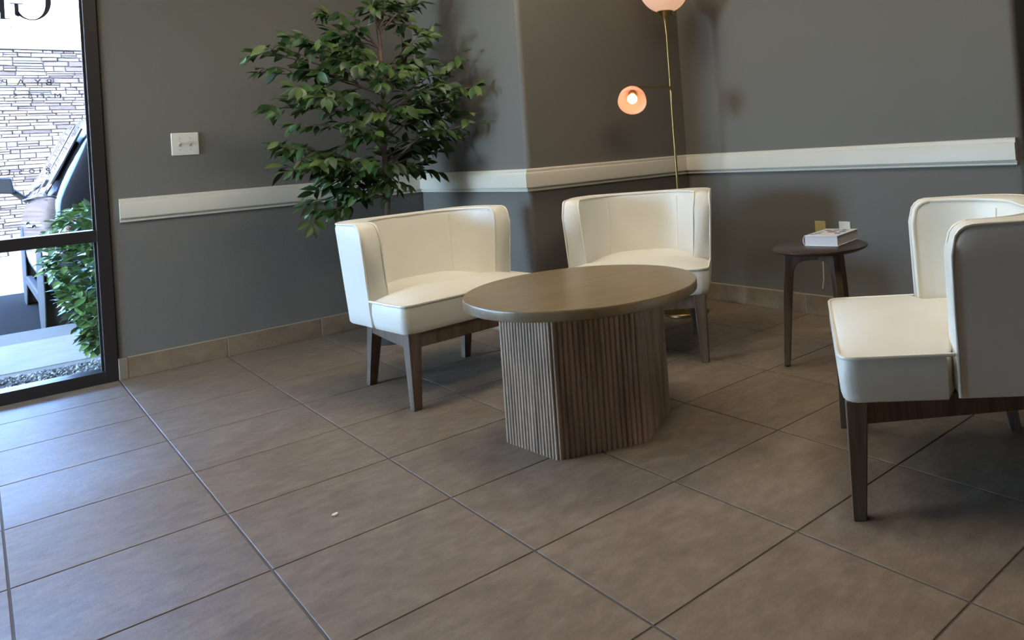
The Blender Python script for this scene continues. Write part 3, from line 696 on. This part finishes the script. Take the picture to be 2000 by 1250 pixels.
def outlet(y, mt, zc, label, name):
    o = empty(name, (XR, y, zc)); tag(o, label, 'outlet')
    V, F = boxvf(-0.006, 0.0, -0.036, 0.036, -0.058, 0.058); mesh('plate', V, F, mt, o, bevel=0.003, seg=3)
    for z in (-0.02, 0.02):
        V, F = boxvf(-0.008, -0.005, -0.016, 0.016, z-0.014, z+0.014); mesh('socket', V, F, mt, o, bevel=0.004, seg=3)
    return o
outlet(-1.957, M['plate_yellow'], 0.449, 'yellowed outlet plate low on the wall behind the book', 'wall_outlet')
outlet(-2.116, M['plate'], 0.451, 'white outlet plate low on the wall right of the yellowed one', 'wall_outlet')
V, F = tube([(XR-0.012,-1.965,0.425),(XR-0.03,-1.970,0.39),(XR-0.03,-1.978,0.30),(XR-0.022,-1.968,0.20),(XR-0.020,-1.955,0.150)], 0.0032, 8)
tag(mesh('power_cord', V, F, M['cord'], smooth=60), 'thin white cord hanging from the outlet behind the side table', 'cord')
for k, (x, y) in enumerate(((0.203, -2.123),)):
    V, F = prism([(0.012*math.cos(a)*(.6+.4*((i*7)%3)), 0.010*math.sin(a)*(.7+.3*((i*5)%2))) for i, a in enumerate([2*math.pi*j/7 for j in range(7)])], 0.0, 0.004)
    o = mesh('paper_scrap', V, F, M['cord']); o.location = (x, y, 0.0002); tag(o, 'tiny white scrap of paper on the floor tiles', 'scrap')

# ------------------------------------------------------------------ foliage helpers
def leaf_vf(fold=0.18, droop=0.25, wid=0.42, tip=1.0):
    V = []; F = []; prof = [(0.0,0.03),(0.14,0.55),(0.32,0.95),(0.52,1.0),(0.70,0.74),(0.86,0.34),(1.0,0.0)]
    for t_, w_ in prof:
        z = -droop*t_*t_; hw_ = w_*wid/2
        V += [(-hw_, t_, z+fold*hw_), (0, t_, z-0.02*w_), (hw_, t_, z+fold*hw_)]
    for i in range(len(prof)-1):
        a = i*3; F += [(a, a+1, a+4, a+3), (a+1, a+2, a+5, a+4)]
    return V, F
def leaf_matrix(p, d, up, size):
    d = Vector(d).normalized(); s = d.cross(Vector(up))
    if s.length < 1e-4: s = d.cross(Vector((1,0,0.3)))
    s.normalize(); u = s.cross(d).normalized()
    m_ = Matrix((s, d, u)).transposed().to_4x4(); m_ = m_ @ Matrix.Scale(size, 4); m_.translation = p; return m_
def spread_leaves(root, items, variants, material, limit, rank):
    # items: matrices in root space; the largest-showing ones become single leaf parts, the rest one stuff part
    order = sorted(range(len(items)), key=rank); metas = []
    for V, F in variants:
        me = bpy.data.meshes.new('leaf'); me.from_pydata(V, [], F); me.materials.append(material)
        me.polygons.foreach_set('use_smooth', [True]*len(me.polygons)); me.update(); metas.append(me)
    SV = []; SF = []
    for k, i in enumerate(order):
        if k < limit: shared('leaf', metas[i % len(metas)], root, items[i])
        else:
            V, F = variants[i % len(variants)]; o = len(SV); SV += [items[i] @ Vector(v) for v in V]; SF += [tuple(q+o for q in f) for f in F]
    if SV: tag(mesh('foliage', SV, SF, material, root, smooth=80), kind='stuff')

# ------------------------------------------------------------------ ficus tree
TB = Vector((1.155, -0.15, 0.0))
ft = empty('ficus_tree', TB); tag(ft, 'tall leafy potted ficus tree standing in the wall corner behind an armchair', 'potted plant')
V, F = lathe([(0.0,0.0),(0.125,0.0),(0.13,0.01),(0.165,0.26),(0.172,0.27),(0.172,0.30),(0.160,0.30),(0.155,0.262),(0.0,0.262)], 40); mesh('pot', V, F, M['pot'], ft, smooth=40)
V, F = lathe([(0.0,0.282),(0.08,0.278),(0.154,0.266)], 32); mesh('moss', V, F, M['soil'], ft, smooth=60)
trunk = [Vector((0,0,0.25)), Vector((-0.012,0.004,0.5)), Vector((-0.003,0,0.71)), Vector((0.008,0.0,0.90)), Vector((0.003,0.004,1.04)), Vector((0.015,0,1.25)), Vector((0.010,-0.006,1.46)), Vector((0.018,0,1.667)), Vector((0.0,0.01,1.85)), Vector((0.02,0,2.05))]
V, F = tube(trunk, lambda t_: 0.019-0.012*t_, 10); mesh('trunk', V, F, M['bark'], ft, smooth=60)
def trunk_at(z):
    for a, b in zip(trunk[:-1], trunk[1:]):
        if a.z <= z <= b.z: return a.lerp(b, (z-a.z)/(b.z-a.z))
    return trunk[-1]
rf = random.Random(21)
# branch tips in world space with the height at which they leave the trunk
tips = [((0.575,-0.15,1.585),1.40,1.0),((0.70,-0.22,1.655),1.48,.9),((0.62,-0.02,1.50),1.36,.9),((0.605,-0.15,1.300),1.20,.9),((0.68,-0.30,1.40),1.24,1.0),((0.75,-0.05,1.22),1.08,.8),
        ((0.645,-0.15,1.095),0.93,1.0),((0.655,-0.22,0.985),0.86,1.0),((0.74,-0.02,1.05),0.88,.9),((0.80,-0.30,1.02),0.84,.9),((0.76,-0.15,0.715),0.80,1.0),((0.86,-0.20,0.745),0.80,.8),((0.80,-0.12,0.855),0.84,.5),
        ((0.93,-0.12,1.81),1.62,.8),((1.08,-0.20,1.96),1.74,.8),((1.26,-0.10,1.93),1.74,.8),((1.36,-0.15,1.86),1.70,.5),((0.98,-0.02,1.72),1.55,.8),((0.95,-0.30,1.62),1.46,.8),
        ((1.42,-0.26,1.70),1.42,1.0),((1.30,-0.38,1.66),1.45,.9),((1.50,-0.42,1.52),1.30,1.1),((1.50,-0.60,1.37),1.18,1.0),((1.46,-0.30,1.44),1.24,1.1),((1.42,-0.05,1.58),1.34,.8),((1.40,-0.20,1.25),1.12,.9),
        ((1.50,-0.58,1.165),1.02,1.0),((1.46,-0.38,1.10),0.98,.9),((1.44,-0.22,1.02),0.94,.9),((1.26,-0.28,0.95),0.88,.7),((1.30,-0.05,1.10),0.96,.5),((1.10,-0.55,1.48),1.34,.9),((1.05,-0.52,1.26),1.14,.9),((1.28,-0.55,1.36),1.20,.9),
        ((0.92,-0.48,1.50),1.36,.9),((0.88,-0.45,1.18),1.05,.9),((1.02,-0.45,0.98),0.88,.8)]
items = []
def tuft(p, d, size):
    up = Vector((rf.uniform(-.8,.5), rf.uniform(-1.3,.1), 0.8)); items.append(leaf_matrix(p, d, up, size))
extra = []
for tip, zb, dens in tips:
    t2 = Vector(tip); c2 = TB+trunk_at(zb); k2 = rf.uniform(.62, .9); q2 = c2.lerp(t2, k2)+Vector((rf.uniform(-.05,.05), rf.uniform(-.12,.12), rf.uniform(-.11,.09)))
    extra.append(((min(q2.x, 1.49), min(q2.y, 0.22), q2.z), max(0.80, zb+rf.uniform(-.07,.07)), dens*0.8))
for tip, zb, dens in tips+extra:
    b = trunk_at(zb); e = Vector(tip)-TB; mid = b.lerp(e, 0.5)+Vector((0,0,0.05+rf.uniform(-.02,.03)))
    pts = []
    for k in range(11):
        t_ = k/10; pts.append(b*(1-t_)**2 + mid*2*t_*(1-t_) + e*t_*t_ + Vector((rf.uniform(-1,1), rf.uniform(-1,1), rf.uniform(-1,1)))*0.006*(k > 0))
    V, F = tube(pts, lambda t_: 0.0055-0.0038*t_, 6); br = mesh('branch', V, F, M['bark'], ft, smooth=60)
    ln = (e-b).length; nt_ = max(4, int(ln*14*dens)); side = 1
    for k in range(nt_):
        t_ = 0.28+0.72*(k+0.5)/nt_; i = min(9, int(t_*10)); p = pts[i].lerp(pts[i+1], t_*10-i); ax_ = (pts[i+1]-pts[i]).normalized()
        side = -side; lat = ax_.cross(Vector((0,0,1))).normalized()*side
        td = (ax_*rf.uniform(.5,1.0)+lat*rf.uniform(.5,1.0)+Vector((0,0,rf.uniform(-.25,.55)))).normalized(); tl = rf.uniform(.05,.13)
        q_ = p+td*tl*0.5+Vector((0,0,0.008)); r2 = p+td*tl
        V, F = tube([p, q_, r2], 0.0014, 4); mesh('twig', V, F, M['twig'], br)
        nl = rf.choice((4,4,5,6))
        for l_ in range(nl):
            s = (l_+1)/nl; lp_ = p.lerp(r2, s); sd2 = td.cross(Vector((0,0,1))).normalized()*(1 if l_ % 2 else -1)
            d = td*rf.uniform(.5,1.0)+sd2*rf.uniform(.3,.9)*(0.3 if l_ == nl-1 else 1)+Vector((0,0,rf.uniform(-1.1,.05)))
            tuft(lp_, d, rf.uniform(.058,.092))
    for _ in range(2): tuft(pts[-1], (e-b).normalized()+Vector((rf.uniform(-.4,.4), rf.uniform(-.4,.4), rf.uniform(-.5,.2))), rf.uniform(.065,.09))
# keep leaves clear of the walls
ok = []
for m_ in items:
    p = m_.translation+TB; d = m_.to_3x3() @ Vector((0,1,0)); q_ = p+d
    if max(p.x, q_.x) < XC-0.04 and max(p.y, q_.y) < YB-0.04: ok.append(m_)
items = ok
cp = Vector(cam.matrix_world.translation)-TB
spread_leaves(ft, items, [leaf_vf(.2,.25,.46), leaf_vf(.35,.12,.42), leaf_vf(.1,.35,.48), leaf_vf(.25,.05,.44)], M['leaf'], 300, lambda i: (items[i].translation-cp).length)

# ------------------------------------------------------------------ hedge bush outside
BB = Vector((0.07, 1.22, ZG))
bu = empty('hedge_bush', BB); tag(bu, 'leafy green bush outside the window in front of the black car', 'bush')
rh = random.Random(9); items = []
for k in range(13):
    a = rh.uniform(0, 6.28); rr0 = rh.uniform(0.0, 0.06)
    b = Vector((rr0*math.cos(a)+0.04, rr0*math.sin(a), -0.02)); top = Vector((rh.uniform(-0.22, 0.34), rh.uniform(-0.28, 0.30), rh.uniform(0.55, 0.85)))
    mid = b.lerp(top, 0.5)+Vector((rh.uniform(-.05,.05), rh.uniform(-.05,.05), 0.02))
    pts = [b*(1-t_)**2+mid*2*t_*(1-t_)+top*t_*t_ for t_ in [i/8 for i in range(9)]]
    V, F = tube(pts, lambda t_: 0.007-0.005*t_, 6); mesh('stem', V, F, M['bark'], bu, smooth=60)
for k in range(2600):
    # crown: loose egg shape, thinner towards the foot
    z = rh.uniform(0.10, 0.93); w_ = 0.33*min(1.0, 0.25+1.1*z) * (1.0 if z < 0.75 else max(0.3, 1-(z-0.75)*2.2))
    a = rh.uniform(0, 6.28); q_ = rh.random()**0.4; c0 = Vector((0.02+0.10*z*0, 0, 0))
    p = c0+Vector((w_*q_*math.cos(a), w_*0.95*q_*math.sin(a), z))
    d = Vector((math.cos(a)*rh.uniform(.2,1), math.sin(a)*rh.uniform(.2,1), rh.uniform(-.6,.6)))+Vector((rh.uniform(-.5,.5), rh.uniform(-.5,.5), 0))
    items.append(leaf_matrix(p, d, Vector((rh.uniform(-.4,.4), rh.uniform(-.4,.4), 1)), rh.uniform(.042,.075)))
cp2 = Vector(cam.matrix_world.translation)-BB
spread_leaves(bu, items, [leaf_vf(.2,.15,.66), leaf_vf(.3,.05,.70), leaf_vf(.1,.25,.62)], M['bushleaf'], 300, lambda i: (items[i].translation-cp2).length+0.5*max(0, items[i].translation.x))

# ------------------------------------------------------------------ parked car (side faces the window side, nose away from the room)
car = empty('parked_car', (0.855, 5.36, ZP)); tag(car, 'black sport utility vehicle parked outside the window behind the bush', 'car')
ST = [(-2.33,.36,.80,1.00,1.06,.66),(-2.26,.30,.88,1.12,1.24,.66),(-2.15,.28,.93,1.16,1.50,.64),(-1.85,.27,.955,1.17,1.80,.62),(-1.2,.27,.955,1.16,1.87,.61),(-.4,.27,.955,1.14,1.885,.61),
      (.25,.27,.955,1.13,1.86,.61),(.50,.27,.955,1.12,1.78,.61),(1.15,.27,.955,1.10,1.25,.72),(1.35,.27,.955,1.08,1.19,.75),(1.8,.28,.95,1.04,1.13,.74),(2.15,.30,.90,.95,1.03,.70),(2.32,.36,.80,.75,.83,.60)]
def section(s):
    y, zb, w_, zbelt, zt, wt = s
    half = [(0,zb),(w_*.82,zb),(w_*.97,zb+.13),(w_,zb+.30),(w_*.995,min(zbelt-.12,.94)),(w_-.035,zbelt),(wt+.03,zt-.07 if zt > zbelt+.2 else (zbelt+zt)/2+.01),(wt-.08,zt-.005),(0,zt+.025)]
    return [(x,y,z) for x,z in half] + [(-x,y,z) for x,z in half[-2:0:-1]]
V = []; F = []; secs = [section(s) for s in ST]; k_ = len(secs[0])
for s in secs: V += s
for i in range(len(secs)-1):
    for k in range(k_): F.append((i*k_+k, i*k_+(k+1)%k_, (i+1)*k_+(k+1)%k_, (i+1)*k_+k))
F += [tuple(range(k_)), tuple((len(secs)-1)*k_+i for i in range(k_))]
body = mesh('body', V, F, M['carpaint'], car, sub=2)
def side_pt(y, f, s):     # f: 0 belt .. 1 roof edge on side s
    for a, b in zip(ST[:-1], ST[1:]):
        if a[0] <= y <= b[0]:
            u = (y-a[0])/(b[0]-a[0]); w_, zbt, zt, wt = (a[i]+(b[i]-a[i])*u for i in (2,3,4,5))
            x = (w_-.035)+(wt+.03-(w_-.035))*f; return Vector((s*(x+.012), y, zbt+.02+(zt-.10-zbt-.02)*f))
for s in (-1, 1):
    for nm, ya, yb_, yta, ytb in (('side_window', -2.0, -1.30, -1.80, -1.28), ('side_window', -1.22, -.32, -1.20, -.34), ('side_window', -.22, .92, -.24, .32)):
        V = []; nn = 8
        for f in (0.0, 0.33, 0.66, 0.97):
            for i in range(nn+1):
                u = i/nn; y0_ = ya+(yb_-ya)*u; y1_ = yta+(ytb-yta)*u; y = y0_+(y1_-y0_)*f
                zz = side_pt(max(y0_, -2.0) if False else min(.45, y), f, s); q_ = side_pt(min(y, .45), f, s)
                V.append((q_.x, y, q_.z - (max(0, y-.45)*0.0)))
        F = [(r_*(nn+1)+i, r_*(nn+1)+i+1, (r_+1)*(nn+1)+i+1, (r_+1)*(nn+1)+i) for r_ in range(3) for i in range(nn)]
        o = mesh(nm, V, F, M['carglass'], car, smooth=60); sol = o.modifiers.new('thickness', 'SOLIDIFY'); sol.thickness = 0.012; sol.offset = 0
    V, F = tube([side_pt(y, -0.02, s)+Vector((s*.006,0,0)) for y in (-2.0,-1.5,-1.0,-.5,0,.45)] + [side_pt(.45, -.02, s)+Vector((s*.006,.5,-.01))], 0.010, 6); mesh('belt_trim', V, F, M['chrome'], car, smooth=60)
    # mirror
    V = [(s*(.95+dx), .98+dy, 1.21+dz) for dx, dy, dz in ((.05,-.06,-.02),(.27,-.05,.0),(.29,.0,.13),(.24,.03,.16),(.07,-.02,.15),(.05,.05,-.02),(.25,.08,.01),(.27,.09,.12),(.23,.10,.15),(.08,.07,.14))]
    mesh('wing_mirror', V, [(0,1,2,3,4),(9,8,7,6,5),(0,5,6,1),(1,6,7,2),(2,7,8,3),(3,8,9,4),(4,9,5,0)], M['blackplastic'], car, bevel=0.02, seg=3)
    V, F = tube([(s*.90,1.0,1.10),(s*.97,1.01,1.17),(s*1.03,1.0,1.23)], 0.028, 8); mesh('mirror_arm', V, F, M['blackplastic'], car, smooth=60)
    for y in (-1.34, 1.34):
        V, F = lathe([(0.0,.0),(.42,.0),(.43,.004),(.43,.010),(.42,.012),(0.0,.012)], 40); a_ = mesh('wheel_arch', V, F, M['blackplastic'], car, smooth=40); a_.rotation_euler = (0, R(90*s), 0); a_.location = (s*.945, y, .40)
        wh = empty('wheel'); wh.parent = car; wh.location = (s*.84, y, .365); wh.rotation_euler = (0, R(90*s), 0)
        V, F = lathe([(.25,-.11),(.33,-.115),(.358,-.10),(.365,-.06),(.365,.06),(.358,.10),(.33,.115),(.25,.11),(.24,.0),(.25,-.11)], 44); mesh('tyre', V, F, M['rubber'], wh, smooth=40)
        V, F = lathe([(.25,.105),(.235,.10),(.225,.05),(.0,.05)], 40); mesh('rim', V, F, M['blackplastic'], wh, smooth=40)
        for j in range(5):
            a = 2*math.pi*j/5; ca, sa = math.cos(a), math.sin(a)
            V = [(ca*r_-sa*t_, sa*r_+ca*t_, z_) for r_, t_, z_ in ((.03,-.035,.08),(.03,.035,.08),(.24,.022,.10),(.24,-.022,.10),(.03,-.035,.05),(.03,.035,.05),(.24,.022,.06),(.24,-.022,.06))]
            mesh('spoke', V, [(0,1,2,3),(4,7,6,5),(0,4,5,1),(1,5,6,2),(2,6,7,3),(3,7,4,0)], M['alloy'], wh)
    V, F = boxvf(-.06,.06,-.10,.10,-.10,.10); o = mesh('tail_light', V, F, M['redlens'], car, bevel=.03, seg=3); o.location = (s*.78, -2.20, .95)
    V, F = boxvf(-.10,.10,-.05,.05,-.05,.05); o = mesh('headlight', V, F, M['chrome'], car, bevel=.02, seg=3); o.location = (s*.74, 2.20, .76)
    for y in (-.75, .20):
        V, F = tube([(s*.957,y-.09,.90),(s*.985,y-.07,.905),(s*.985,y+.07,.905),(s*.957,y+.09,.90)], .013, 8); mesh('door_handle', V, F, M['chrome'], car, smooth=60)
    V, F = boxvf(s*.93-.03, s*.93+.03, -.95, .95, .24, .33); mesh('side_sill', V, F, M['blackplastic'], car, bevel=.015)
V = [(-.60,-2.21,1.26),(.60,-2.21,1.26),(.54,-2.02,1.66),(-.54,-2.02,1.66)]; V = V+[(x,y-.03,z+.01) for x,y,z in V]
mesh('rear_window', V, [(0,1,2,3),(7,6,5,4),(0,4,5,1),(1,5,6,2),(2,6,7,3),(3,7,4,0)], M['carglass'], car)
V = [(-.66,1.12,1.30),(.66,1.12,1.30),(.54,.58,1.73),(-.54,.58,1.73)]; V = V+[(x,y+.03,z+.03) for x,y,z in V]
mesh('windshield', V, [(0,1,2,3),(7,6,5,4),(0,4,5,1),(1,5,6,2),(2,6,7,3),(3,7,4,0)], M['carglass'], car)
V, F = boxvf(-.85,.85,-2.40,-2.24,.40,.62); mesh('bumper', V, F, M['carpaint'], car, bevel=.05, seg=3)
V, F = boxvf(-.26,.26,-2.345,-2.325,.70,.83); mesh('number_plate', V, F, M['plate'], car, bevel=.004)
